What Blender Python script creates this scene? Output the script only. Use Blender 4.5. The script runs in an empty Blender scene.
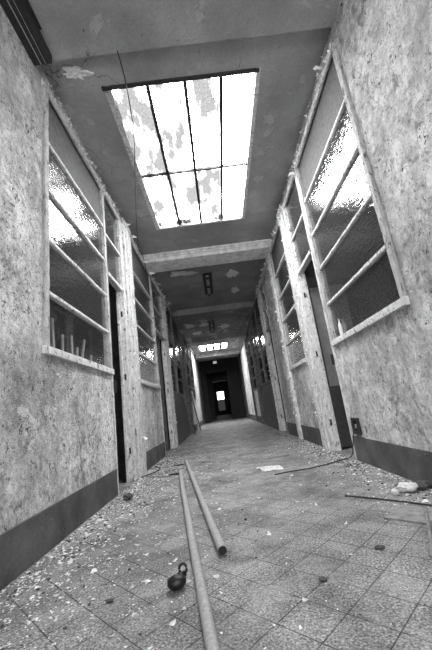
import bpy, bmesh, math, random
from mathutils import Vector, Matrix, noise
random.seed(7)
COL = bpy.context.scene.collection
XL, XR, ZC = -1.175, 1.34, 3.74
T = 0.06          # partition thickness

# ------------------------------------------------------------------ materials
def newmat(name):
    m = bpy.data.materials.new(name); m.use_nodes = True
    nt = m.node_tree; nt.nodes.clear()
    out = nt.nodes.new('ShaderNodeOutputMaterial')
    return m, nt, out
class G:
    """tiny helper around a node tree"""
    def __init__(s, name):
        s.m, s.nt, s.out = newmat(name)
        s.co = s.nt.nodes.new('ShaderNodeNewGeometry').outputs['Position']
    def n(s, t, **k):
        nd = s.nt.nodes.new(t)
        for a, b in k.items(): setattr(nd, a, b)
        return nd
    def link(s, a, b): s.nt.links.new(a, b)
    def mapping(s, scale=(1,1,1), rot=(0,0,0), loc=(0,0,0)):
        mp = s.n('ShaderNodeMapping'); s.link(s.co, mp.inputs[0])
        mp.inputs['Scale'].default_value = scale; mp.inputs['Rotation'].default_value = rot
        mp.inputs['Location'].default_value = loc
        return mp.outputs[0]
    def noise(s, scale, detail=4, rough=.55, co=None, dist=0):
        nd = s.n('ShaderNodeTexNoise'); s.link(co or s.co, nd.inputs['Vector'])
        nd.inputs['Scale'].default_value = scale; nd.inputs['Detail'].default_value = detail
        nd.inputs['Roughness'].default_value = rough; nd.inputs['Distortion'].default_value = dist
        return nd.outputs[0]
    def voro(s, scale, feature='F1', co=None, rnd=1):
        nd = s.n('ShaderNodeTexVoronoi', feature=feature); s.link(co or s.co, nd.inputs['Vector'])
        nd.inputs['Scale'].default_value = scale; nd.inputs['Randomness'].default_value = rnd
        return nd.outputs[0]
    def warp(s, amt, scale):
        nd = s.n('ShaderNodeTexNoise'); s.link(s.co, nd.inputs['Vector']); nd.inputs['Scale'].default_value = scale; nd.inputs['Detail'].default_value = 5
        vm = s.n('ShaderNodeVectorMath', operation='MULTIPLY_ADD'); s.link(nd.outputs[1], vm.inputs[0])
        vm.inputs[1].default_value = (amt,)*3; s.link(s.co, vm.inputs[2]); return vm.outputs[0]
    def ramp(s, v, a, b, va=0, vb=1):
        nd = s.n('ShaderNodeMapRange'); s.link(v, nd.inputs[0])
        for i, x in zip((1,2,3,4), (a,b,va,vb)): nd.inputs[i].default_value = x
        return nd.outputs[0]
    def math(s, op, a, b):
        nd = s.n('ShaderNodeMath', operation=op)
        for i, x in ((0,a),(1,b)):
            if isinstance(x, (int,float)): nd.inputs[i].default_value = x
            else: s.link(x, nd.inputs[i])
        return nd.outputs[0]
    def mul(s, a, b): return s.math('MULTIPLY', a, b)
    def add(s, a, b): return s.math('ADD', a, b)
    def mixv(s, f, a, b):   # value lerp
        return s.add(s.mul(a, s.math('SUBTRACT', 1, f)), s.mul(b, f))
    def grey(s, v):
        nd = s.n('ShaderNodeCombineColor')
        for i in range(3): s.link(v, nd.inputs[i])
        return nd.outputs[0]
    def bump(s, h, strength, dist=.01, nrm=None):
        nd = s.n('ShaderNodeBump'); s.link(h, nd.inputs['Height'])
        nd.inputs['Strength'].default_value = strength; nd.inputs['Distance'].default_value = dist
        if nrm: s.link(nrm, nd.inputs['Normal'])
        return nd.outputs[0]
    def principled(s, v=None, rough=.7, nrm=None, spec=.3, metal=0, const=None):
        p = s.n('ShaderNodeBsdfPrincipled')
        if v is not None: s.link(s.grey(v), p.inputs['Base Color'])
        if const is not None: p.inputs['Base Color'].default_value = (const,)*3+(1,)
        if isinstance(rough, (int,float)): p.inputs['Roughness'].default_value = rough
        else: s.link(rough, p.inputs['Roughness'])
        p.inputs['Specular IOR Level'].default_value = spec; p.inputs['Metallic'].default_value = metal
        if nrm: s.link(nrm, p.inputs['Normal'])
        s.link(p.outputs[0], s.out.inputs[0]); return s.m

def m_wall():
    g = G('wall_paint')
    st = g.mapping(scale=(1,1,.45))
    big = g.ramp(g.noise(1.6, 5, .6), .3, .7, .42, .98)
    med = g.mul(g.ramp(g.noise(7, 6, .65, st, .6), .3, .7, .62, 1.2), g.ramp(g.noise(22, 6, .7), .35, .65, .66, 1.2))
    fine = g.ramp(g.noise(80, 3, .7), .3, .7, .8, 1.15)
    v = g.mul(g.mul(big, med), fine)
    # dark damp blotches
    bl = g.mul(g.ramp(g.noise(9, 7, .72, None, .8), .50, .62), g.ramp(g.noise(1.3, 2), .42, .58))
    v = g.mixv(g.mul(bl, .62), v, .09)
    # chipped spots where the paint has come away
    sp = g.mul(g.ramp(g.noise(26, 5, .7, None, 1.2), .60, .63), g.ramp(g.noise(3.1, 2), .36, .52))
    v = g.mixv(sp, v, .055)
    sp2 = g.ramp(g.noise(40, 4, .7), .665, .69)
    v = g.mixv(g.mul(sp2, .9), v, .06)
    sp3 = g.mul(g.ramp(g.noise(12, 5, .72, g.mapping(scale=(1,1,.7)), .8), .645, .665), g.ramp(g.noise(1.7, 2), .38, .5))
    v = g.mixv(g.mul(sp3, .8), v, .06)
    # old paint layer, light plates
    pl = g.ramp(g.noise(5.5, 8, .62, None, .4), .60, .615)
    v = g.mixv(g.mul(pl, .55), v, .85)
    v = g.math('MINIMUM', v, .88)
    cr = g.ramp(g.voro(2.6, 'DISTANCE_TO_EDGE', g.warp(.35, 5)), 0, .006, 1, 0)
    cr = g.mul(cr, g.ramp(g.noise(2.2, 3), .5, .56))
    v = g.mixv(g.mul(cr, .8), v, .08)
    h = g.add(g.add(g.mul(g.noise(24, 8, .7), .6), g.mul(pl, .35)), g.mul(sp, -.9))
    h = g.add(h, g.mul(g.noise(140, 3, .6), .25))
    return g.principled(v, .75, g.bump(h, 1.0, .03))
def m_dado():
    g = G('baseboard_paint')
    v = g.mul(g.ramp(g.noise(4, 5, .6), .3, .7, .05, .14), g.ramp(g.noise(90, 3, .7), .25, .75, .7, 1.35))
    j = g.ramp(g.voro(1,'DISTANCE_TO_EDGE', g.mapping(scale=(1,5.0,.01)), 0), 0, .012, 1, 0)
    v = g.mixv(g.mul(j,.55), v, .05)
    ch = g.ramp(g.noise(28, 5, .7), .67, .70)
    v = g.mixv(g.mul(ch,.5), v, .45)
    return g.principled(v, .6, g.bump(g.noise(60, 6, .7), .5, .006))
def m_ceiling():
    g = G('ceiling_plaster')
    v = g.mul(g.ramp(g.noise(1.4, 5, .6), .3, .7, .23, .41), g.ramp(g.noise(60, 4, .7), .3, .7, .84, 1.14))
    cr = g.ramp(g.voro(.9, 'DISTANCE_TO_EDGE', g.warp(.35, 3.5)), 0, .005, 1, 0)
    cr = g.mul(cr, g.ramp(g.noise(1.4, 3), .50, .56))
    v = g.mixv(g.mul(cr,.8), v, .04)
    far = g.mul(g.ramp(g.noise(3.0, 7, .6, None, .5), .60, .62), .7)
    v = g.mixv(g.mul(far,.6), v, .5)
    sx = g.n('ShaderNodeSeparateXYZ'); g.link(g.co, sx.inputs[0])
    pe = g.mul(g.ramp(g.noise(2.6, 7, .65, g.mapping(scale=(1,.6,1)), .8), .54, .555), g.ramp(sx.outputs[1], 9.5, 10.5))
    v = g.mixv(g.mul(pe,.8), v, .68)
    ed = g.mul(g.ramp(g.noise(2.6, 7, .65, g.mapping(scale=(1,.6,1)), .8), .555, .57, 1, 0), pe)
    v = g.mixv(g.mul(ed,.9), v, .05)
    sp = g.ramp(g.noise(22, 5, .7), .66, .70)
    v = g.mixv(sp, v, .05)
    return g.principled(v, .8, g.bump(g.add(g.noise(30, 6, .7), far), .6, .01))
def m_floor():
    g = G('terrazzo_tiles')
    co = g.mapping(rot=(0,0,math.radians(45)), loc=(.03,.02,0))
    br = g.n('ShaderNodeTexBrick', offset=0.0, squash=1.0); g.link(co, br.inputs['Vector'])
    br.inputs['Scale'].default_value = 1; br.inputs['Brick Width'].default_value = .166; br.inputs['Row Height'].default_value = .166
    br.inputs['Mortar Size'].default_value = .0025; br.inputs['Mortar Smooth'].default_value = .4
    br.inputs['Color1'].default_value = (.9,.9,.9,1); br.inputs['Color2'].default_value = (1.1,1.1,1.1,1)
    br.inputs['Bias'].default_value = 0
    sepc = g.n('ShaderNodeSeparateColor'); g.link(br.outputs['Color'], sepc.inputs[0])
    tile = g.ramp(sepc.outputs[0], 0, 1.2, 0, 1.2)
    base = g.ramp(g.noise(2.3, 6, .65), .35, .65, .11, .31)
    agg = g.ramp(g.noise(120, 3, .7), .36, .64, .1, 1.9)
    agg2 = g.ramp(g.voro(95), 0, .75, 1.35, .65)
    v = g.mul(g.mul(base, tile), g.mul(agg, agg2))
    jm = g.mul(br.outputs['Fac'], g.ramp(g.noise(2.6, 4), .42, .62, .05, 1))
    v = g.mixv(g.mul(jm,.42), v, .05)
    # plaster dust trodden into the floor
    du = g.mul(g.ramp(g.noise(5.5, 8, .7, None, .7), .48, .68), g.ramp(g.noise(.9, 3), .35, .6))
    v = g.mixv(g.mul(du,.6), v, .45)
    st = g.ramp(g.noise(11, 6, .7), .66, .74)
    v = g.mixv(g.mul(st,.8), v, .04)
    h = g.add(g.mul(br.outputs['Fac'], -1), g.mul(g.noise(110, 4, .7), .6))
    return g.principled(v, g.ramp(g.noise(6,4), .3,.7,.42,.75), g.bump(h, .6, .006), spec=.4)
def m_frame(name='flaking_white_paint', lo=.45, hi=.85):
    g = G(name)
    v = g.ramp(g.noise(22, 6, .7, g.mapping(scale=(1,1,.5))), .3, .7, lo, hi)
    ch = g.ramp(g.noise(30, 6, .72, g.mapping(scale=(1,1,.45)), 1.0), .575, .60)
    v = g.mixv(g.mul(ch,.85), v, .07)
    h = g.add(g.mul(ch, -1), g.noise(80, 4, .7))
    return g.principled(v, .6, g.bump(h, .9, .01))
def m_plain(name, val, rough=.6, var=.25, scale=40, bump=.3, spec=.3, metal=0):
    g = G(name)
    v = g.ramp(g.noise(scale, 5, .65), .3, .7, val*(1-var), val*(1+var))
    return g.principled(v, rough, g.bump(g.noise(scale*2, 4, .7), bump, .005), spec=spec, metal=metal)
def m_glass(name, wavy=1.0, dust=.05, tint=.75, ior=1.75):
    g = G(name)
    h = g.add(g.mul(g.noise(30, 0, .4, g.mapping(scale=(1,.55,1.5)), .3), 1.0), g.mul(g.voro(60), .35))
    nrm = g.bump(h, .5*wavy, .004)
    tr = g.n('ShaderNodeBsdfTransparent'); tr.inputs[0].default_value = (tint,)*3+(1,)
    df = g.n('ShaderNodeBsdfDiffuse')
    g.link(g.grey(g.ramp(g.noise(70, 4, .7), .35, .65, .08, .9)), df.inputs[0])
    mx = g.n('ShaderNodeMixShader'); mx.inputs[0].default_value = dust
    g.link(tr.outputs[0], mx.inputs[1]); g.link(df.outputs[0], mx.inputs[2])
    gl = g.n('ShaderNodeBsdfAnisotropic'); gl.inputs['Roughness'].default_value = .025
    gl.inputs['Color'].default_value = (1,1,1,1); g.link(nrm, gl.inputs['Normal'])
    fr = g.n('ShaderNodeFresnel')
    bf = g.n('ShaderNodeNewGeometry').outputs['Backfacing']
    g.link(g.ramp(bf, 0, 1, ior, 1/ior), fr.inputs['IOR'])
    if wavy: g.link(nrm, fr.inputs['Normal'])
    m2 = g.n('ShaderNodeMixShader'); g.link(fr.outputs[0], m2.inputs[0])
    g.link(mx.outputs[0], m2.inputs[1]); g.link(gl.outputs[0], m2.inputs[2])
    g.link(m2.outputs[0], g.out.inputs[0]); return g.m
def m_clean():
    g = G('rain_washed_skylight_glass')
    tr = g.n('ShaderNodeBsdfTransparent'); tr.inputs[0].default_value = (.95,.95,.95,1)
    g.link(tr.outputs[0], g.out.inputs[0]); return g.m
def m_skypane():
    g = G('dirty_skylight_glass')
    a = g.ramp(g.noise(2.4, 5, .65, g.mapping(scale=(1.6,.55,1))), .42, .55, 1.0, .03)
    b = g.ramp(g.noise(38, 4, .75), .42, .64, 1.15, .5)
    c = g.ramp(g.noise(75, 4, .7), .62, .66, 1, .3)
    v = g.mul(g.mul(a, b), c)
    # the strip along +x has been washed clean by the rain
    sx = g.n('ShaderNodeSeparateXYZ'); g.link(g.co, sx.inputs[0])
    k = g.ramp(sx.outputs[0], .36, .40)
    v = g.mixv(g.mul(k,.75), v, 1.0)
    v = g.math('MAXIMUM', g.math('MINIMUM', v, 1.0), .115)
    v = g.math('MINIMUM', g.mul(g.mul(v, g.ramp(g.noise(60, 4, .75), .38, .64, 1.18, .78)), g.ramp(g.noise(28, 5, .75), .63, .66, 1, .5)), 1.0)
    tr = g.n('ShaderNodeBsdfTransparent'); g.link(g.grey(v), tr.inputs[0])
    g.link(tr.outputs[0], g.out.inputs[0]); return g.m

M = dict(wall=m_wall(), dado=m_dado(), ceil=m_ceiling(), floor=m_floor(), frame=m_frame(),
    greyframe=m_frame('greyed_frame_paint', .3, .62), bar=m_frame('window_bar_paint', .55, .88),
    farframe=m_frame('far_frame_paint', .12, .38),  # darker tone for the frames further down the corridor
    glass=m_glass('wavy_glass', dust=.05), clear=m_glass('dusty_clear_glass', 0.03, .03, .95, 1.45),
    sky=m_skypane(), cleansky=m_clean(), board=m_plain('grey_board', .10, .7, .35, 25),
    steel=m_plain('dark_iron', .03, .55, .4, 60), galv=m_plain('galvanised_pipe', .34, .5, .3, 55, .35, .4),
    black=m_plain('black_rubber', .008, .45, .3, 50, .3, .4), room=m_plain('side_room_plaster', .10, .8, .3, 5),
    wood=m_plain('weathered_wood', .22, .7, .35, 30), pale=m_plain('pale_wood', .55, .7, .2, 30),
    plaster=m_plain('broken_plaster', .62, .85, .2, 50, .8), chip=m_plain('paint_chip', .9, .7, .22, 40),
    dirt=m_plain('dirt', .07, .9, .4, 50), enamel=m_plain('yellowed_enamel', .35, .45, .25, 20),
    dark=m_plain('dark_box', .03, .6, .4, 30), white=m_plain('white_plastic', .75, .4, .08, 30),
    wire=m_plain('thin_wire', .04, .5, .3, 50), hole=m_plain('bare_plaster', .85, .9, .3, 35, .9),
    grooved=m_plain('dark_door_paint', .09, .5, .3, 14))

# ------------------------------------------------------------------ mesh helpers
def tag(o, label=None, cat=None, group=None, kind=None):
    if label: o['label'] = label
    if cat: o['category'] = cat
    if group: o['group'] = group
    if kind: o['kind'] = kind
    return o
class MB:
    def __init__(s): s.bm = bmesh.new()
    def box(s, x0, x1, y0, y1, z0, z1, mat=None):
        if x0>x1: x0,x1=x1,x0
        vs = [s.bm.verts.new(Vector((x,y,z)) if mat is None else mat@Vector((x,y,z))) for x in (x0,x1) for y in (y0,y1) for z in (z0,z1)]
        for f in ((0,1,3,2),(4,6,7,5),(0,4,5,1),(2,3,7,6),(0,2,6,4),(1,5,7,3)):
            s.bm.faces.new([vs[i] for i in f])
        return s
    def tube(s, pts, r, seg=8, caps=True, hollow=False):
        pts = [Vector(p) for p in pts]; rings = []
        rr = r if isinstance(r,(list,tuple)) else [r]*len(pts)
        up = Vector((0,0,1))
        for i, p in enumerate(pts):
            d = (pts[min(i+1,len(pts)-1)]-pts[max(i-1,0)]).normalized()
            a = d.cross(up)
            if a.length < .05: a = d.cross(Vector((1,0,0)))
            a.normalize(); b = d.cross(a).normalized()
            rings.append([s.bm.verts.new(p+(a*math.cos(t)+b*math.sin(t))*rr[i]) for t in [k*2*math.pi/seg for k in range(seg)]])
        for A, B in zip(rings, rings[1:]):
            for k in range(seg):
                f = s.bm.faces.new([A[k], A[(k+1)%seg], B[(k+1)%seg], B[k]]); f.smooth = True
        if caps:
            s.bm.faces.new(rings[0]); s.bm.faces.new(rings[-1][::-1])
        return s
    def flake(s, c, n, size, curl=.3, seed=None, thick=0):
        """irregular curled flake lying at c with normal n"""
        n = Vector(n).normalized(); a = n.orthogonal().normalized()
        a.rotate(Matrix.Rotation(random.random()*6.28, 3, n)); b = n.cross(a)
        k = random.randint(5,7); asp = random.uniform(.45,1)
        c = Vector(c)
        cen = s.bm.verts.new(c+n*size*.02)
        vs = []
        for i in range(k):
            t = i*6.283/k+random.uniform(-.35,.35); r = size*.5*random.uniform(.6,1.15)
            u, v = r*math.cos(t), r*asp*math.sin(t)
            vs.append(s.bm.verts.new(c+a*u+b*v+n*(curl*size*(u/size*2)**2*1.0+.0005)))
        for i in range(k): s.bm.faces.new([cen, vs[i], vs[(i+1)%k]])
        return s
    def rock(s, c, size, sub=2, squash=.6, seed=0, rough=.35):
        r = bmesh.ops.create_icosphere(s.bm, subdivisions=sub, radius=1)
        lo = 1e9
        for v in r['verts']:
            d = 1+rough*noise.noise(v.co*1.3+Vector((seed*3.1,seed,0)))+rough*.5*noise.noise(v.co*3.1+Vector((seed,0,7)))
            v.co = Vector((v.co.x*size[0], v.co.y*size[1], v.co.z*size[2]))*d*.5
            lo = min(lo, v.co.z)
        for v in r['verts']: v.co += Vector(c)-Vector((0,0,lo))
        return s
    def bevel(s, w=.004, seg=1):
        bmesh.ops.bevel(s.bm, geom=s.bm.edges[:], offset=w, segments=seg, affect='EDGES', clamp_overlap=True); return s
    def rough(s, amp=.004, scale=9, cuts=0):
        for v in s.bm.verts: v.co += noise.noise_vector(v.co*scale)*amp
        return s
    def subdiv(s, length):
        for _ in range(7):
            es = [e for e in s.bm.edges if e.calc_length() > length]
            if not es: break
            bmesh.ops.subdivide_edges(s.bm, edges=es, cuts=1, use_grid_fill=True)
        return s
    def build(s, name, mat, parent=None, recalc=True):
        if recalc: bmesh.ops.recalc_face_normals(s.bm, faces=s.bm.faces[:])
        me = bpy.data.meshes.new(name); s.bm.to_mesh(me); s.bm.free()
        o = bpy.data.objects.new(name, me); me.materials.append(M[mat] if isinstance(mat,str) else mat)
        COL.objects.link(o)
        if parent:
            o.parent = parent; o.matrix_parent_inverse = parent.matrix_world.inverted()
        return o
def empty(name, loc=(0,0,0)):
    o = bpy.data.objects.new(name, None); COL.objects.link(o)
    o.location = loc; o.matrix_world = Matrix.Translation(loc); o.empty_display_size = .1
    return o
def recenter(o):
    """put a mesh object's origin at the bottom middle of its shape"""
    vs = [v.co for v in o.data.vertices]
    c = Vector((sum(v.x for v in vs)/len(vs), sum(v.y for v in vs)/len(vs), min(v.z for v in vs)))
    o.data.transform(Matrix.Translation(-c)); o.location = c
    return o

# ------------------------------------------------------------------ the layout
# kind, y0, y1 ; 'W' window, 'D' doorway
LEFT = [('W',2.27,3.635),('D',3.685,4.32),('P',4.43,4.86),('W',4.92,6.46),('D',6.56,7.72),('P',7.82,8.10),
        ('W',8.18,9.30),('W',9.42,10.9),('D',11.05,11.7),('P',11.8,12.1),('W',12.3,13.8),('W',13.95,15.3)]
RIGHT = [('W',2.21,3.68),('D',3.80,4.54),('P',4.62,4.90),('W',4.96,6.14),('P',6.18,6.42),('D',7.55,8.28),('P',8.37,8.50),
        ('W',8.58,9.75),('W',9.86,10.95),('D',11.1,11.75),('P',11.85,12.1),('W',12.3,13.7),('D',13.9,14.5)]
SILL, HEAD, DOORH, TOPP = 1.27, 3.56, 2.42, 3.03
BARS = [3.03, 2.57, 2.13, 1.69]
Y0, Y1 = -3.4, 21.0

# ------------------------------------------------------------------ setting
b = MB(); b.box(-3.6, 4.0, Y0-.2, 42, -.15, 0); tag(b.build('floor','floor'), kind='structure')
# ceiling with two skylight openings and an added fill opening behind the camera
SK = [(-.5,.6,-2.6,-1.5), (-.69,.75,2.47,5.0), (-.80,.62,15.7,17.2)]
b = MB()
ys = [Y0-.2]+[v for s_ in SK for v in s_[2:4]]+[42]
for i in range(0, len(ys), 2): b.box(-3.6, 4.0, ys[i], ys[i+1], ZC, ZC+.12)
for s_ in SK:
    b.box(-3.6, s_[0], s_[2], s_[3], ZC, ZC+.12); b.box(s_[1], 4.0, s_[2], s_[3], ZC, ZC+.12)
tag(b.build('ceiling','ceil'), kind='structure')
def beam(n, y0, y1, z, steps=True):
    b = MB(); b.box(XL, XR, y0, y1, z, ZC)
    if steps: b.box(XL, XR, y0-.07, y0, ZC-.035, ZC); b.box(XL, XR, y0-.03, y0, ZC-.07, ZC-.035)
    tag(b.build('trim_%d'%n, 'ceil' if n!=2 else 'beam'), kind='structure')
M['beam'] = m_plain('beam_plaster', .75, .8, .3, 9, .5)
beam(1, .6, 2.14, 3.69, False)
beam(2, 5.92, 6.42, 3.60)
beam(3, 9.75, 10.2, 3.60)
beam(4, 13.9, 14.9, 3.56)
beam(5, 18.0, 18.6, 3.52)

b = MB()
for x0,x1 in ((XL,XL+.13),(XR-.13,XR)): b.box(x0,x1,6.42,9.75,ZC-.03,ZC); b.box(x0,x1,10.2,13.9,ZC-.03,ZC)
b.bevel(.004); tag(b.build('trim_50','ceil'), kind='structure')
def wall(side, items):
    x0, x1 = (XL-T, XL) if side=='left' else (XR, XR+T)
    b = MB(); y = Y0
    for k, a, c in items:
        if k == 'P': continue
        if a > y: b.box(x0, x1, y, a, 0, ZC)
        if k == 'W': b.box(x0, x1, a, c, 0, SILL)
        b.box(x0, x1, a, c, HEAD, ZC)
        y = c
    b.box(x0, x1, y, Y1, 0, ZC)
    return tag(b.build('wall_'+side, 'wall'), kind='structure')
wl = wall('left', LEFT); wr = wall('right', RIGHT)
def baseboard(side, items):
    x0, x1 = (XL, XL+.012) if side=='left' else (XR-.012, XR)
    b = MB(); y = Y0
    for k, a, c in items+[('D',Y1,Y1)]:
        if k == 'P':       # pilasters interrupt the dado
            if a>y: b.box(x0,x1,y,a,0,.245)
            y = c
        if k == 'D':
            if a > y+.12: b.box(x0, x1, y, a-.03, 0, .245)
            y = c+.07
    b.bevel(.003)
    tag(b.build('baseboard_'+side, 'dado'), kind='structure')
baseboard('left', LEFT); baseboard('right', RIGHT)

# outer shell of the side rooms, room dividers
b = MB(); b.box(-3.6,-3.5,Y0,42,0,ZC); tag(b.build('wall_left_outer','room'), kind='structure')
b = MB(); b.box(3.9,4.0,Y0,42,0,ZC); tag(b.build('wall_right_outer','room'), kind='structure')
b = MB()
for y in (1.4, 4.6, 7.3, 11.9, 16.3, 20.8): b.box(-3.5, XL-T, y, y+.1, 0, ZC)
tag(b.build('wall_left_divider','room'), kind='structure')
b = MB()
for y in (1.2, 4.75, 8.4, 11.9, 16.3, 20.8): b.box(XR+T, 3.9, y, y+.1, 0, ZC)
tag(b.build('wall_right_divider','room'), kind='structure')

# near end of the corridor, behind the camera: an unseen window added as fill light for the near walls
b = MB(); yb = Y0
b.box(-3.6,-.5,yb-.2,yb,0,ZC); b.box(.6,4.0,yb-.2,yb,0,ZC); b.box(-.5,.6,yb-.2,yb,0,1.3); b.box(-.5,.6,yb-.2,yb,2.7,ZC)
tag(b.build('wall_back','wall'), kind='structure')
b = MB()
for x in (-.5, .03, .55): b.box(x, x+.05, yb-.14, yb-.08, 1.3, 2.7)
for z in (1.3, 2.0, 2.65): b.box(-.5, .6, yb-.14, yb-.08, z, z+.05)
tag(b.build('window_20','frame'), kind='structure')

# far end: dark lobby opening, then a glazed door at the very end
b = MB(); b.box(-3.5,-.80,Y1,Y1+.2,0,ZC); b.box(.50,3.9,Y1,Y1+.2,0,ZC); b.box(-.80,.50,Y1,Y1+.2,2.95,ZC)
M['gloom'] = m_plain('lobby_gloom_tone', .016, .9, .3, 4)  # near-black: the end wall's lack of light is put into its colour
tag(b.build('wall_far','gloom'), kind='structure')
M['gloom'] = m_plain('lobby_gloom_tone', .09, .7, .3, 4)  # dark tone paints the unlit gloom into lobby walls, door and trim
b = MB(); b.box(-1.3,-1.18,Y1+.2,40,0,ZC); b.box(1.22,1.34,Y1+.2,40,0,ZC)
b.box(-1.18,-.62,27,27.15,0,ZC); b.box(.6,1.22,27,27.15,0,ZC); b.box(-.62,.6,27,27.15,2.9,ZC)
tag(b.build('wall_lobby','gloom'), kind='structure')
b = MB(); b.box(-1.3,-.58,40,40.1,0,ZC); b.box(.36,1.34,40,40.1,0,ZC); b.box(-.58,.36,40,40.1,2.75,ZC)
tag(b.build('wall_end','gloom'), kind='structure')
dr = tag(empty('door_9',(-.1,40.03,0)), kind='structure')
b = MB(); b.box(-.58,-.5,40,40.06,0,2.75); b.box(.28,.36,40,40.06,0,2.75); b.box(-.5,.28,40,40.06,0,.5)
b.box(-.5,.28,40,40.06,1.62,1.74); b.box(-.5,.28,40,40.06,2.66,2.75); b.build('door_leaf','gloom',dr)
g = G('frosted_door_glass'); t_ = g.n('ShaderNodeBsdfTransparent'); t_.inputs[0].default_value=(.03,.03,.03,1); g.link(t_.outputs[0], g.out.inputs[0]); M['frost']=g.m
b = MB(); b.box(-.5,.28,40.02,40.03,.5,1.62); b.build('frosted_pane','frost',dr)
g = G('dull_door_glass'); t_ = g.n('ShaderNodeBsdfTransparent'); t_.inputs[0].default_value=(.3,.3,.3,1); g.link(t_.outputs[0], g.out.inputs[0]); M['dull']=g.m
b = MB(); b.box(-.5,.28,40.02,40.03,1.74,2.66); b.build('clear_pane','dull',dr)
# dark painted panelling under the windows further down the corridor; beyond the second skylight, wall sheets with the gloom in their colour
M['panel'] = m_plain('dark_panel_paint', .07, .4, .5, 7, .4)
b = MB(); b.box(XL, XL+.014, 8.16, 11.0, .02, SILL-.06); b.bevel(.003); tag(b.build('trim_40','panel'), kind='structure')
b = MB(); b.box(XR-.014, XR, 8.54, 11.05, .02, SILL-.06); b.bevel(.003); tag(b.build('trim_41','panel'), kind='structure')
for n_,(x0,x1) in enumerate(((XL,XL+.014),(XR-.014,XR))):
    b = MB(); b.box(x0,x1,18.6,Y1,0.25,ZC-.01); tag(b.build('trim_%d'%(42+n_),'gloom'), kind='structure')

# ------------------------------------------------------------------ skylights
def skylight(n, s_, cols, rows, outer=False):
    x0,x1,y0,y1 = s_
    e = tag(empty('window_%d'%n, ((x0+x1)/2,(y0+y1)/2,ZC)), kind='structure')
    z0, z1 = ZC-.015, ZC+.05
    b = MB(); w=.028
    b.box(x0-.035,x0+w,y0-.02,y1+.02,z0,z1); b.box(x1-w,x1+.02,y0-.02,y1+.02,z0,z1)
    b.box(x0+w,x1-w,y1-w,y1+.02,z0,z1)
    b.bevel(.004); b.build('frame','frame',e)
    b = MB(); b.box(x0-.05,x1+.0,y0-.02,y0+.012,z0-.006,z1); b.build('shadow_rim','steel',e)  # raised near rim, coloured dark to carry the shadow line
    b = MB()
    bw_ = .055 if n==2 else .018
    for c in cols: b.box(c-bw_,c+bw_,y0+.012,y1-w,z0+.012,z0+.04)
    for r_ in rows: b.box(x0+w,x1-w,r_-.014,r_+.014,z0+.008,z0+.036)
    b.build('glazing_bars','steel',e)
    b = MB(); b.box(x0+w,x1-w,y0+.012,y1-w,z0+.042,z0+.046); b.build('glass_panes','sky' if n!=2 else 'cleansky',e)
    if outer:
        b = MB()
        for ya,yb2 in ((2.99,3.14),(3.42,3.60)):
            b.tube([(.42,ya,4.0),(.86,yb2+.02,4.0)],.007,6)
        b.build('outer_brace','steel',e)
skylight(1, SK[1], (-.32,.04,.39), (3.72,), True)
skylight(2, SK[2], (-.45,-.09,.27), ())
skylight(3, SK[0], (.05,), ())  # unseen skylight behind the camera, added for fill light

# ------------------------------------------------------------------ partition windows, doorways, pilasters
rnd = random.Random(3)
def flakes_on(b, side, y0, y1, z0, z1, n, smin=.012, smax=.04, off=.0, curl=.8):
    for _ in range(n):
        s = 1 if side=='left' else -1
        x = (XL if side=='left' else XR) + s*(off+.004)
        nn = Vector((s, random.uniform(-.8,.8), random.uniform(-.7,.7)))
        b.flake((x, random.uniform(y0,y1), random.uniform(z0,z1)), nn, random.uniform(smin,smax), curl)
wn = 4
def part_window(side, y0, y1, idx):
    global wn
    s = 1 if side=='left' else -1
    X = XL if side=='left' else XR
    e = tag(empty('window_%d'%wn, (X,(y0+y1)/2,SILL)), kind='structure'); wn += 1
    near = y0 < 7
    def bx(b, d0, d1, *r): b.box(X+s*d0, X+s*d1, *r)
    b = MB()
    bx(b,-.05,.022,y0-.04,y0+.018,SILL-.01,HEAD); bx(b,-.05,.022,y1-.03,y1+.03,SILL-.01,HEAD)
    if near: b.bevel(.004).subdiv(.12).rough(.0035,14)
    b.build('window_frame','greyframe' if near else 'farframe',e)
    b = MB(); bx(b,-.05,.035,y0-.05,y1+.04,SILL-.055,SILL+.005); b.bevel(.004)
    if near: b.subdiv(.15).rough(.003,9)
    b.build('window_sill','bar' if near else 'farframe',e)
    for z in BARS:
        b = MB(); bx(b,-.035,.014,y0+.018,y1-.03,z-.016,z+.016); b.bevel(.005)
        if near: b.subdiv(.12).rough(.003,12)
        b.build('transom_bar','bar' if near else 'farframe',e)
    # upper panel, wavy panes, clear bottom pane
    b = MB(); bx(b,-.02,-.014,y0+.018,y1-.03,BARS[0]+.016,HEAD); b.build('top_panel','board',e)
    b = MB()
    lv = [SILL]+BARS[::-1]
    for i in range(1,len(lv)-1): bx(b,-.016,-.011,y0+.018,y1-.03,lv[i]+.016,lv[i+1]-.016)
    if side=='right' or idx>0: bx(b,-.016,-.011,y0+.018,y1-.03,SILL+.005,lv[1]-.016)
    b.build('wavy_glass','glass',e)
    if side=='left' and idx==0:
        b = MB(); bx(b,-.016,-.013,y0+.018,y1-.03,SILL+.005,lv[1]-.016); b.build('clear_glass','clear',e)
dn = 1
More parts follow.
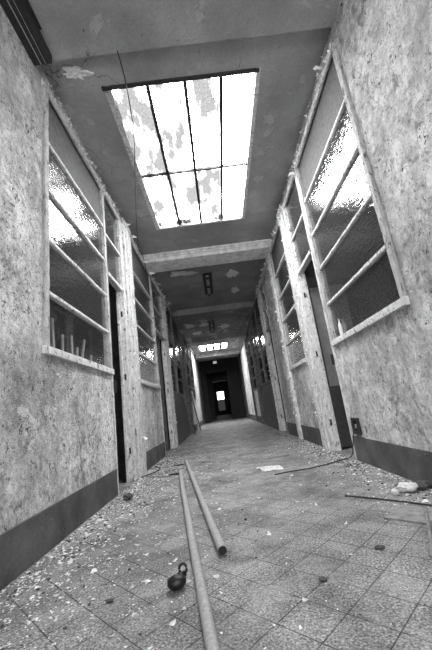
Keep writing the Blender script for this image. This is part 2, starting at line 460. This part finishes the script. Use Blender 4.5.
def doorway(side, y0, y1, idx):
    global dn
    s = 1 if side=='left' else -1
    X = XL if side=='left' else XR
    e = tag(empty('door_%d'%dn, (X,(y0+y1)/2,0)), kind='structure'); dn += 1
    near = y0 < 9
    fm = 'frame' if near else 'farframe'
    def bx(b, d0, d1, *r): b.box(X+s*d0, X+s*d1, *r)
    for (a,c,pr_) in ((y0-.03,y0+.012,.012),(y1-.03,y1+.07,.028)):
        b = MB(); bx(b,-T,pr_,a,c,0,HEAD)
        b.bevel(.006)
        if near: b.subdiv(.10).rough(.004,12)
        b.build('door_jamb',fm,e)
    b = MB(); bx(b,-.075,-.045,y1-.055,y1-.03,0,DOORH); b.build('door_stop',fm,e)
    b = MB(); bx(b,-T,.02,y0+.02,y1-.03,DOORH,DOORH+.05); b.bevel(.005)
    if near: b.subdiv(.1).rough(.003,12)
    b.build('door_head',fm,e)
    b = MB(); bx(b,-.035,.014,y0+.02,y1-.03,2.95,2.985); b.bevel(.005); b.build('transom_bar',fm,e)
    b = MB(); bx(b,-.018,-.013,y0+.02,y1-.03,DOORH+.05,2.95); bx(b,-.018,-.013,y0+.02,y1-.03,2.985,HEAD); b.build('fanlight_glass','glass',e)
    if near:
        for z in (.35,1.25,2.1):
            b = MB(); b.tube([(X-s*.012,y1-.034,z-.04),(X-s*.012,y1-.034,z+.04)],.006,8)
            bx(b,-.03,-.012,y1-.0335,y1-.0295,z-.035,z+.035)
            b.build('hinge','steel',e)
        b = MB(); bx(b,.0,.04,y0+.02-.004,y0+.0215,1.02,1.14); b.build('strike_plate','steel',e)
    return e
pn = 6
def pilaster(side, y0, y1):
    global pn
    s = 1 if side=='left' else -1
    X = XL if side=='left' else XR
    e = tag(empty('trim_%d'%pn, (X,(y0+y1)/2,0)), kind='structure'); pn += 1
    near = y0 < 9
    w_=(y1-y0); b = MB(); b.box(X, X+s*.026, y0, y1, 0, 3.62)
    b.box(X+s*.02, X+s*.05, y0, y0+w_*.22, 0, 3.62); b.box(X+s*.02, X+s*.056, y0+w_*.29, y0+w_*.80, 0, 3.62); b.box(X+s*.02, X+s*.042, y0+w_*.86, y1, 0, 3.62); b.bevel(.006,1)
    if near: b.subdiv(.09).rough(.006,10)
    b.build('pilaster_shaft','frame' if near else 'farframe',e)
    b = MB(); b.box(X, X+s*.062, y0-.02, y1+.01, 3.55, 3.66); b.bevel(.006).subdiv(.06).rough(.01,14); b.build('pilaster_cap','frame',e)
    if near:
        b = MB(); flakes_on(b,side,y0,y1,.3,3.6,80,.015,.05,.045)
        b2 = b.build('peeling_paint','chip',e,False); b2['kind']='stuff'
for side, items in (('left',LEFT),('right',RIGHT)):
    i = 0
    for k,a,c in items:
        if k=='W': part_window(side,a,c,i); i+=1
        elif k=='D': doorway(side,a,c,i)
        else: pilaster(side,a,c)
    s = 1 if side=='left' else -1
    X = XL if side=='left' else XR
    e = tag(empty('trim_%d'%pn,(X,10,HEAD)), kind='structure'); pn += 1
    b = MB(); b.box(X, X+s*.03, 2.2, 8.6, HEAD-.03, HEAD+.045); b.bevel(.006).subdiv(.09).rough(.006,10); b.build('head_rail','frame',e)
    b = MB(); b.box(X, X+s*.03, 8.6, 18.2, HEAD-.03, HEAD+.045); b.build('far_head_rail','farframe',e)
    b = MB(); flakes_on(b,side,2.2,9,HEAD-.03,HEAD+.1,300,.01,.034,.03,1.0); flakes_on(b,side,2.2,9,HEAD-.06,HEAD+.12,16,.04,.09,.035,1.3)
    o = b.build('peeling_paint','chip',e,False); o['kind']='stuff'
# curled paint on the walls
for side, wobj, zone in (('left',wl,[(1.3,2.2,.3,3.4,80),(2.3,3.6,.3,1.2,30),(4.95,6.5,.3,1.2,20)]),('right',wr,[(1.7,2.15,.3,3.6,80),(2.3,3.7,.3,1.2,60),(6.5,7.8,.4,3.5,60),(5,6.1,.3,1.2,15)])):
    b = MB()
    for z in zone: flakes_on(b,side,z[0],z[1],z[2],z[3],z[4],.012,.035,0,.35)
    o = b.build('curled_paint','wall',wobj,False); o['kind']='stuff'
# big hanging paint tongues by the second right pilaster
b = MB()
for k in range(9):
    y = random.uniform(6.5,7.7); z = random.uniform(2.6,3.5); l = random.uniform(.15,.45)
    pts=[(XR-.005-.05*math.sin(q*1.1)*q/4, y+.02*q, z-l*q/4) for q in range(5)]
    for p,q in zip(pts,pts[1:]):
        vs=[b.bm.verts.new(v) for v in ((p[0],p[1],p[2]),(p[0]-.004,p[1]+.09,p[2]-.01),(q[0]-.004,q[1]+.08,q[2]-.01),(q[0],q[1],q[2]))]; b.bm.faces.new(vs)
o = b.build('hanging_paint','chip',wr,False); o['kind']='stuff'

# open door leaf in the right doorway
e = [o for o in bpy.data.objects if o.name.startswith('door_') and abs(o.location.y-4.17)<.02][0]
b = MB(); yl=4.56
b.box(XR+.06,XR+.12,yl,yl+.04,0.02,2.36); b.box(XR+.62,XR+.72,yl,yl+.04,.02,2.36)
b.box(XR+.12,XR+.62,yl,yl+.04,.02,.80); b.box(XR+.12,XR+.62,yl,yl+.04,2.22,2.36)
lf = b.build('door_leaf','grooved',e)
M['paleglass'] = m_plain('frosted_door_pane', .34, .5, .15, 12)
b = MB(); b.box(XR+.12,XR+.62,yl+.012,yl+.024,.80,2.22); tag(b.build('frosted_pane','paleglass',lf),'pale frosted glass pane')

# ------------------------------------------------------------------ ceiling things
def fixture(y0, y1, x, label):
    e = empty('ceiling_light',(x,(y0+y1)/2,ZC)); tag(e,label,'ceiling light')
    b = MB(); b.box(x-.11,x+.11,y0,y1,ZC-.03,ZC); b.bevel(.012,2); b.build('backplate','steel',e)
    b = MB(); b.box(x-.035,x+.035,y0+.06,y1-.06,ZC-.075,ZC-.03); b.bevel(.012,2); b.build('ballast_cover','enamel',e)
    for yy in (y0+.12,(y0+y1)/2,y1-.12):
        b = MB(); b.rock((x,yy,ZC-.11),(.09,.1,.05),2,seed=yy); b.build('lamp_holder','dark',e)
fixture(7.1,8.5,.03,'rusty strip light fitting on the ceiling just beyond the skylight beam')
fixture(11.3,12.9,-.02,'small far strip light fitting on the peeling ceiling past the second beam')
e = tag(empty('emergency_light',(-.14,18.9,3.25)),'small pale emergency light hanging in front of the dark far end','emergency light')
b = MB(); b.box(-.24,-.03,18.86,18.94,3.22,3.36); b.bevel(.01); b.build('lens','white',e)
b = MB(); b.tube([(-.135,18.9,3.36),(-.135,18.9,ZC)],.01,6); b.build('rod','steel',e)
# wall box in the top left corner
e = tag(empty('cable_box',(XL,1.8,3.55)),'long dark cable box in the corner of left wall and ceiling','cable box')
b = MB(); b.box(XL,XL+.15,1.2,2.10,3.60,3.69); b.bevel(.006); b.build('housing','dark',e)
b = MB(); b.box(XL+.06,XL+.066,1.2,2.09,3.594,3.60); b.box(XL+.10,XL+.103,1.2,2.09,3.596,3.60); b.build('cover_strip','galv',e)
b = MB(); b.box(XL+.15,XL+.17,1.2,1.9,3.68,3.69)
b.build('mounting_plate','steel',e)

def hang(name, pts, r, label, cat, mat='wire', seg=6):
    # Catmull-Rom through pts
    P=[Vector(p) for p in pts]; out=[]
    for i in range(len(P)-1):
        p0=P[max(i-1,0)];p1=P[i];p2=P[i+1];p3=P[min(i+2,len(P)-1)]
        for k in range(8):
            t=k/8; out.append(.5*((2*p1)+(p2-p0)*t+(2*p0-5*p1+4*p2-p3)*t*t+(3*p1-p0-3*p2+p3)*t**3))
    out.append(P[-1])
    o = MB().tube(out,r,seg).build(name,mat); recenter(o); return tag(o,label,cat)
hang('wire',[(-.49,2.12,3.685),(-.50,2.42,3.68),(-.57,2.95,3.67),(-.70,3.5,3.67),(-.85,4.12,3.66),(-1.10,5.25,3.67),(-1.12,5.75,3.60),(-1.14,6.0,3.4)],.005,'thin black wire sagging along the left edge of the big skylight','wire')
hang('wire',[(XL+.03,6.28,2.95),(XL+.05,6.30,2.6),(XL+.06,6.2,2.1),(XL+.04,5.95,1.85),(XL+.03,5.75,1.68)],.007,'bent wire hanging in front of the second left window','wire','galv')
# hairline cracks are dark lines drawn by the material; fallen patches are plaster scabs
def scab(x,y,sx,sy,z,seed):
    b = MB(); k=34; r1=random.Random(seed)
    rr=[1+.8*(noise.noise(Vector((math.cos(i*6.283/k)*2.2,math.sin(i*6.283/k)*2.2,seed*2.7)))) +r1.uniform(-.08,.08) for i in range(k)]
    up=[b.bm.verts.new((x+math.cos(i*6.283/k)*sx*rr[i],y+math.sin(i*6.283/k)*sy*rr[i],z)) for i in range(k)]
    dn_=[b.bm.verts.new((x+math.cos(i*6.283/k)*sx*rr[i]*.93,y+math.sin(i*6.283/k)*sy*rr[i]*.93,z-.006-.012*max(0,math.cos(i*6.283/k+seed)))) for i in range(k)]
    c=b.bm.verts.new((x,y,z-.003))
    for i in range(k):
        j=(i+1)%k; b.bm.faces.new([up[i],up[j],dn_[j],dn_[i]]); b.bm.faces.new([dn_[i],dn_[j],c])
    return b
for i,(x,y,sx,sy,z,lab) in enumerate([(-.91,2.30,.095,.055,ZC,'curled plaster scab at the near left corner of the big skylight'),
    (-.50,6.98,.27,.17,ZC,'wide pale plaster patch on the ceiling left of the first strip light'),
    (.62,7.35,.14,.22,ZC,'long peeled patch on the ceiling right of the first strip light'),
    (.74,8.5,.10,.22,ZC,'narrow peeled patch at the right edge of the dark ceiling bay'),
    (-.85,11.7,.14,.25,ZC,'peeled patch near the left wall past the second beam'),
    (-.3,11.8,.18,.22,ZC,'peeled patch left of the far strip light'),
    (-.65,13.0,.2,.3,ZC,'ragged peeled patch just in front of the third beam'),
    (.45,12.4,.2,.3,ZC,'peeled patch right of the far strip light')]):
    tag(recenter(scab(x,y,sx,sy,z,i+1).build('plaster_patch','hole')),lab,'plaster patch')

# ------------------------------------------------------------------ floor things
def pipe(pts,r,label):
    P=[Vector(p) for p in pts]
    e=tag(empty('metal_pipe',P[0]),label,'pipe')
    MB().tube(P,r,14,caps=False).build('tube','galv',e)
    d=(P[1]-P[0]).normalized()
    MB().tube([P[0]-d*.001,P[0]+d*.004],r*.82,14).build('dark_bore_plug','black',e)  # black plug paints the darkness inside the hollow pipe end
    d=(P[-1]-P[-2]).normalized()
    MB().tube([P[-1]-d*.004,P[-1]+d*.001],r*.9,14).build('far_cap','galv',e)
pipe([(-.085,.95,.021),(-.16,1.42,.021),(-.27,2.1,.021),(-.45,3.25,.021),(-.63,4.43,.021)],.021,'longer pipe on the floor running out of the bottom of the picture')
pipe([(-.095,1.87,.023),(-.37,3.55,.023),(-.65,5.27,.023)],.023,'shorter pipe on the floor with its open dark end facing the camera')
# black castor-like knob
e=tag(empty('castor',(-.27,1.62,0)),'small black round castor lying on the tiles left of the pipes','castor')
b=MB(); r_=bmesh.ops.create_uvsphere(b.bm,u_segments=20,v_segments=12,radius=1)
for v in r_['verts']: v.co=Vector((v.co.x*.040,v.co.y*.034,v.co.z*.027))*(1+.12*noise.noise(v.co*2))+Vector((-.285,1.60,.031))
for f in b.bm.faces: f.smooth=True
b.build('wheel','black',e)
b=MB(); b.tube([(-.262+.016*math.cos(t),1.645,.058+.019*math.sin(t)) for t in [k*6.283/16-.9 for k in range(14)]],.006,8); b.build('bracket_ring','steel',e)
b=MB(); b.tube([(-.28,1.615,.045),(-.255,1.64,.04)],.012,10); b.build('stem','black',e)
# plaster lumps
def lump(x,y,sz,label,mat='plaster',seed=1,name='plaster_chunk'):
    o=MB().rock((x,y,0),sz,3,seed=seed).build(name,mat); recenter(o); tag(o,label,name.replace('_',' '))
lump(1.17,2.48,(.13,.10,.055),'fist-sized broken plaster lump at the foot of the right wall',seed=3)
lump(1.06,2.44,(.05,.05,.04),'small pale plaster crumb just left of the big lump',seed=5)
lump(1.27,2.5,(.13,.11,.05),'dark dirt clod behind the big plaster lump','dirt',6,'dirt_clod')
lump(-.98,3.36,(.09,.07,.055),'dark brick-like lump on the floor before the left doorway','dirt',7,'dirt_clod')
lump(-.56,1.58,(.035,.02,.012),'tiny dark clod left of the castor','dirt',8,'dirt_clod')
lump(.30,1.52,(.035,.025,.012),'flat dark clod on the tiles at lower right','dirt',9,'dirt_clod')
lump(.62,1.72,(.045,.025,.014),'dark clod nearest the thin stick on the right','dirt',10,'dirt_clod')
lump(.05,2.35,(.02,.02,.012),'lone dark crumb in the middle of the floor','dirt',11,'dirt_clod')
# crumpled white sheet
b=MB(); nx,ny=14,8; vs={}
for i in range(nx+1):
    for j in range(ny+1):
        u,v=i/nx,j/ny; x=.27+.30*u+.03*math.sin(v*5); y=3.72+.36*v+.10*u*0
        edge=.75+.25*noise.noise(Vector((u*4,v*4,2)))
        vs[i,j]=b.bm.verts.new((.27+.15+(x-.42)*edge,3.9+(y-3.9)*edge,.008+.022*abs(noise.noise(Vector((u*5,v*4,1))))+.012*abs(noise.noise(Vector((u*14,v*12,1))))))
for i in range(nx):
    for j in range(ny): b.bm.faces.new([vs[i,j],vs[i+1,j],vs[i+1,j+1],vs[i,j+1]])
r_=bmesh.ops.solidify(b.bm,geom=b.bm.faces[:],thickness=.002)
tag(recenter(b.build('crumpled_sheet','chip')),'crumpled white sheet on the floor at the end of the black cable','sheet')
# right side: cable with socket box, strip, stick, plate
hang('cable',[(.42,3.55,.009),(.58,3.60,.009),(.80,3.63,.009),(1.0,3.72,.009),(1.2,3.85,.009),(1.30,3.84,.03),(1.322,3.78,.15),(1.327,3.73,.24),(1.332,3.675,.30)],.0055,'black cable curving from the socket box across the floor','cable')
e=tag(empty('socket_box',(XR,3.6,.34)),'dark metal socket box low on the right wall beside the doorway','socket box')
b=MB(); y0,y1,z0,z1=3.50,3.665,.275,.435
b.box(XR-.03,XR,y0,y0+.03,z0,z1); b.box(XR-.03,XR,y1-.03,y1,z0,z1); b.box(XR-.03,XR,y0+.03,y1-.03,z0,z0+.03); b.box(XR-.03,XR,y0+.03,y1-.03,z1-.03,z1)
b.bevel(.003); b.build('housing','steel',e)
MB().box(XR-.008,XR-.001,y0+.03,y1-.03,z0+.03,z1-.03).build('back','black',e)
MB().box(XR-.022,XR-.008,3.56,3.60,.33,.37).bevel(.003).build('terminal','galv',e)
hang('rod',[(.76,2.55,.009),(.88,2.43,.009),(1.02,2.27,.009),(1.14,2.11,.009)],.0055,'thin straight rod on the floor before the right wall','rod','steel')
hang('stick',[(1.07,2.12,.010),(.97,1.93,.010),(.84,1.69,.010),(.76,1.56,.010)],.009,'thin stick at the right edge pointing toward the camera','stick','wood')
b=MB(); q=[(.80,2.06),(.95,1.90),(1.14,2.04),(1.0,2.22)]
up=[b.bm.verts.new((x,y,.010)) for x,y in q]; lo=[b.bm.verts.new((x,y,.001)) for x,y in q]
b.bm.faces.new(up); b.bm.faces.new(lo[::-1])
for i in range(4): b.bm.faces.new([up[i],up[(i+1)%4],lo[(i+1)%4],lo[i]])
M['plate']=m_plain('dirty_plate',.22,.7,.4,20)
tag(recenter(b.build('floor_plate','plate')),'flat grey plate lying under the thin stick at the right','plate')
# left: flat lath and cable near the doorway
hang('cable',[(-1.12,5.3,.006),(-.98,4.95,.006),(-1.05,4.62,.006),(-1.15,4.45,.006)],.007,'short black cable at the foot of the left pilaster','cable')
b=MB(); b.box(-.30,.30,-.018,.018,.001,.008,Matrix.Translation((-.98,4.42,0))@Matrix.Rotation(math.radians(-35),4,'Z'))
tag(recenter(b.build('lath','wood')),'flat lath lying across the floor before the left doorway','lath')
b=MB(); b.rock((-.69,4.36,0),(.16,.09,.02),2,seed=12); tag(recenter(b.build('rag','black')),'flat black rag beside the far end of the longer pipe','rag')
b=MB(); b.rock((-.72,5.08,0),(.16,.07,.015),2,seed=13); tag(recenter(b.build('rag','black')),'small black rag left of the tip of the shorter pipe','rag')

# planks leaning on the far left wall
def leaning(name,y,zt,out,w,th,mat,label,x=XL,dy=0,s=1):
    # foot on the floor 'out' away from the wall, head touching it
    b=MB(); A=Vector((x+s*(out+.03),y+dy,0.02)); B=Vector((x+s*.05,y,zt)); d=(B-A); L_=d.length; d.normalize()
    yax=Vector((0,1,0)); yax=(yax-d*yax.dot(d)).normalized(); n=d.cross(yax)
    mt=Matrix(((n.x,yax.x,d.x,A.x),(n.y,yax.y,d.y,A.y),(n.z,yax.z,d.z,A.z),(0,0,0,1)))
    b.box(-th/2,th/2,-w/2,w/2,0,L_,mt); b.bevel(.002)
    o=b.build(name,mat); recenter(o); return tag(o,label,name.replace('_',' '))
leaning('plank',11.9,1.75,.20,.10,.03,'wood','dark plank leaning against the left wall, the taller of two',dy=1.3)
leaning('plank',10.2,1.2,.16,.12,.03,'wood','shorter plank leaning on the left wall behind the taller one',dy=.9)
leaning('white_board',13.2,1.5,.12,.55,.02,'pale','pale board leaning against the far left wall')
# slats inside the room behind the first left window
for i,(y,zt,dy,lab) in enumerate([(2.62,1.60,.34,'pale slat standing leftmost behind the first left window'),
    (2.80,1.50,.22,'second pale slat from the left behind the first left window'),
    (2.98,1.53,.38,'tilted slat in the middle of the heap behind the left window'),
    (3.10,1.44,.10,'slat leaning toward the camera behind the left window'),
    (3.28,1.55,-.25,'slat second from the right behind the left window'),
    (3.45,1.42,-.05,'short slat at the right end behind the left window')]):
    leaning('slat',y,zt,.12+.02*(i%3),.035,.014,'pale',lab,x=XL-T-.02,dy=dy,s=-1)
e=tag(empty('broken_chair',(XL-.9,3.1,0)),'upturned broken chair frame in the dark room behind the left window','chair')
b=MB()
for yy in (2.9,3.35): MB().tube([(XL-.75,yy,0),(XL-.85,yy+.03,1.72)],.016,8).build('leg','wood',e)
for z in (1.35,1.66): MB().tube([(XL-.75-.1*z/1.72,2.9,z),(XL-.75-.1*z/1.72,3.38,z+.02)],.014,8).build('rail','wood',e)
b.bm.free()
# bottle on the ledge inside the first right window
e=tag(empty('bottle',(XR-.0,3.43,SILL)),'small white bottle standing on the ledge of the first right window','bottle')
prof=[(0,.0),(.024,.0),(.026,.01),(.026,.10),(.020,.125),(.010,.14),(.010,.16)]
b=MB(); b.tube([(XR-.006-.0,3.43,SILL+.006+z) for r,z in prof[1:]],[r*.75 for r,z in prof[1:]],14); b.build('body','white',e)
b=MB(); b.tube([(XR-.006,3.43,SILL+.166),(XR-.006,3.43,SILL+.185)],.010,12); b.build('cap','enamel',e)

# ------------------------------------------------------------------ paint chips and crumbs
rg=random.Random(11)
def chip_pos(side):
    if side=='left':
        y=rg.uniform(1.15,6.2) if rg.random()<.8 else rg.uniform(1.2,9)
        d=rg.expovariate(1/.30); x=XL+.03+d
    else:
        y=rg.uniform(2.0,6.0) if rg.random()<.7 else rg.uniform(4,9)
        d=rg.expovariate(1/.16); x=XR-.03-d
    return x,y
protos=[]
for k in range(6):
    b=MB(); random.seed(40+k); b.flake((0,0,.0),(0,0,1),1,.22)
    bmesh.ops.solidify(b.bm,geom=b.bm.faces[:],thickness=.06)
    lo=min(v.co.z for v in b.bm.verts)
    for v in b.bm.verts: v.co.z-=lo
    me=bpy.data.meshes.new('paint_chip'); b.bm.to_mesh(me); b.bm.free(); me.materials.append(M['chip']); protos.append(me)
L1='white paint chip among the debris along the foot of the left wall'
L2='white paint chip among the debris along the foot of the right wall'
rest=MB()
def add_rest(x,y,s):
    me=protos[rg.randrange(6)]; a=rg.uniform(0,6.28); ca,sa=math.cos(a)*s,math.sin(a)*s
    vs=[rest.bm.verts.new((x+v.co.x*ca-v.co.y*sa,y+v.co.x*sa+v.co.y*ca,.0008+v.co.z*s)) for v in me.vertices]
    for p in me.polygons: rest.bm.faces.new([vs[i] for i in p.vertices])
cand={'left':[],'right':[]}
for side,n in (('left',4200),('right',2000)):
    for _ in range(n):
        x,y=chip_pos(side)
        if not (XL+.03<x<XR-.03): continue
        s=min(.042,.008+rg.expovariate(1/.009)); cand[side].append((s/y,x,y,s))
for _ in range(350):
    x,y=rg.uniform(-.9,1.1),rg.uniform(1.2,8); cand['left'].append((0,x,y,rg.uniform(.004,.010)))
for side,n,lab,grp in (('left',190,L1,'paint chips along the left wall'),('right',110,L2,'paint chips along the right wall')):
    c=sorted(cand[side],reverse=True)
    for i,(_,x,y,s) in enumerate(c):
        if i<n and (x<-.35 or x>.55):
            o=bpy.data.objects.new('paint_chip',protos[rg.randrange(6)]); COL.objects.link(o)
            o.location=(x,y,.0008); o.scale=(s,s,s); o.rotation_euler=(0,0,rg.uniform(0,6.28)); tag(o,lab,'paint chip',grp)
        else: add_rest(x,y,s)
o=rest.build('paint_crumbs','chip',None,False); tag(o,'fine white paint crumbs strewn over the whole floor','debris',kind='stuff')
b=MB()
for _ in range(700):
    x,y=chip_pos('left' if rg.random()<.5 else 'right')
    if XL+.03<x<XR-.03:
        s=rg.uniform(.006,.02); b.rock((x,y,0),(s,s*.8,s*.5),1,seed=rg.random()*9)
o=b.build('dirt_crumbs','dirt',None,False); tag(o,'dark dirt crumbs along both walls','debris',kind='stuff')

# ------------------------------------------------------------------ light
w=bpy.data.worlds.new('World'); bpy.context.scene.world=w; w.use_nodes=True
bg=w.node_tree.nodes['Background']; bg.inputs[0].default_value=(1,1,1,1); bg.inputs[1].default_value=50
def portal(loc,rot,sx,sy):
    l=bpy.data.lights.new('portal','AREA'); l.shape='RECTANGLE'; l.size=sx; l.size_y=sy; l.cycles.is_portal=True
    o=bpy.data.objects.new('daylight_portal',l); COL.objects.link(o); o.location=loc; o.rotation_euler=rot
for s_ in SK: portal(((s_[0]+s_[1])/2,(s_[2]+s_[3])/2,ZC+.13),(0,0,0),s_[1]-s_[0],s_[3]-s_[2])
portal((.05,Y0-.21,2.0),(math.radians(90),0,0),1.1,1.4)

# ------------------------------------------------------------------ camera
yw,pi_,ro,f=0.0114,0.2467,-0.1326,332.6
F=Vector((math.sin(yw)*math.cos(pi_),math.cos(yw)*math.cos(pi_),math.sin(pi_)))
R=Vector((math.cos(yw),-math.sin(yw),0)); U=R.cross(F)
R2=R*math.cos(ro)+U*math.sin(ro); U2=-R*math.sin(ro)+U*math.cos(ro)
cam=bpy.data.cameras.new('camera'); co=bpy.data.objects.new('camera',cam); COL.objects.link(co)
co.matrix_world=Matrix(((R2.x,U2.x,-F.x,0),(R2.y,U2.y,-F.y,0),(R2.z,U2.z,-F.z,.7),(0,0,0,1)))
cam.sensor_fit='VERTICAL'; cam.sensor_height=36; cam.lens=f/650*36; cam.clip_start=.05; cam.clip_end=200
sc=bpy.context.scene; sc.camera=co
sc.view_settings.view_transform='Standard'; sc.view_settings.look='None'; sc.view_settings.gamma=1
sc.view_settings.exposure=0; sc.view_settings.use_curve_mapping=False
sc.cycles.use_denoising=True; sc.cycles.denoiser='OPENIMAGEDENOISE'; sc.cycles.denoising_prefilter='NONE'; sc.cycles.denoising_input_passes='RGB_ALBEDO_NORMAL'; sc.cycles.max_bounces=10; sc.cycles.diffuse_bounces=4; sc.cycles.transparent_max_bounces=12
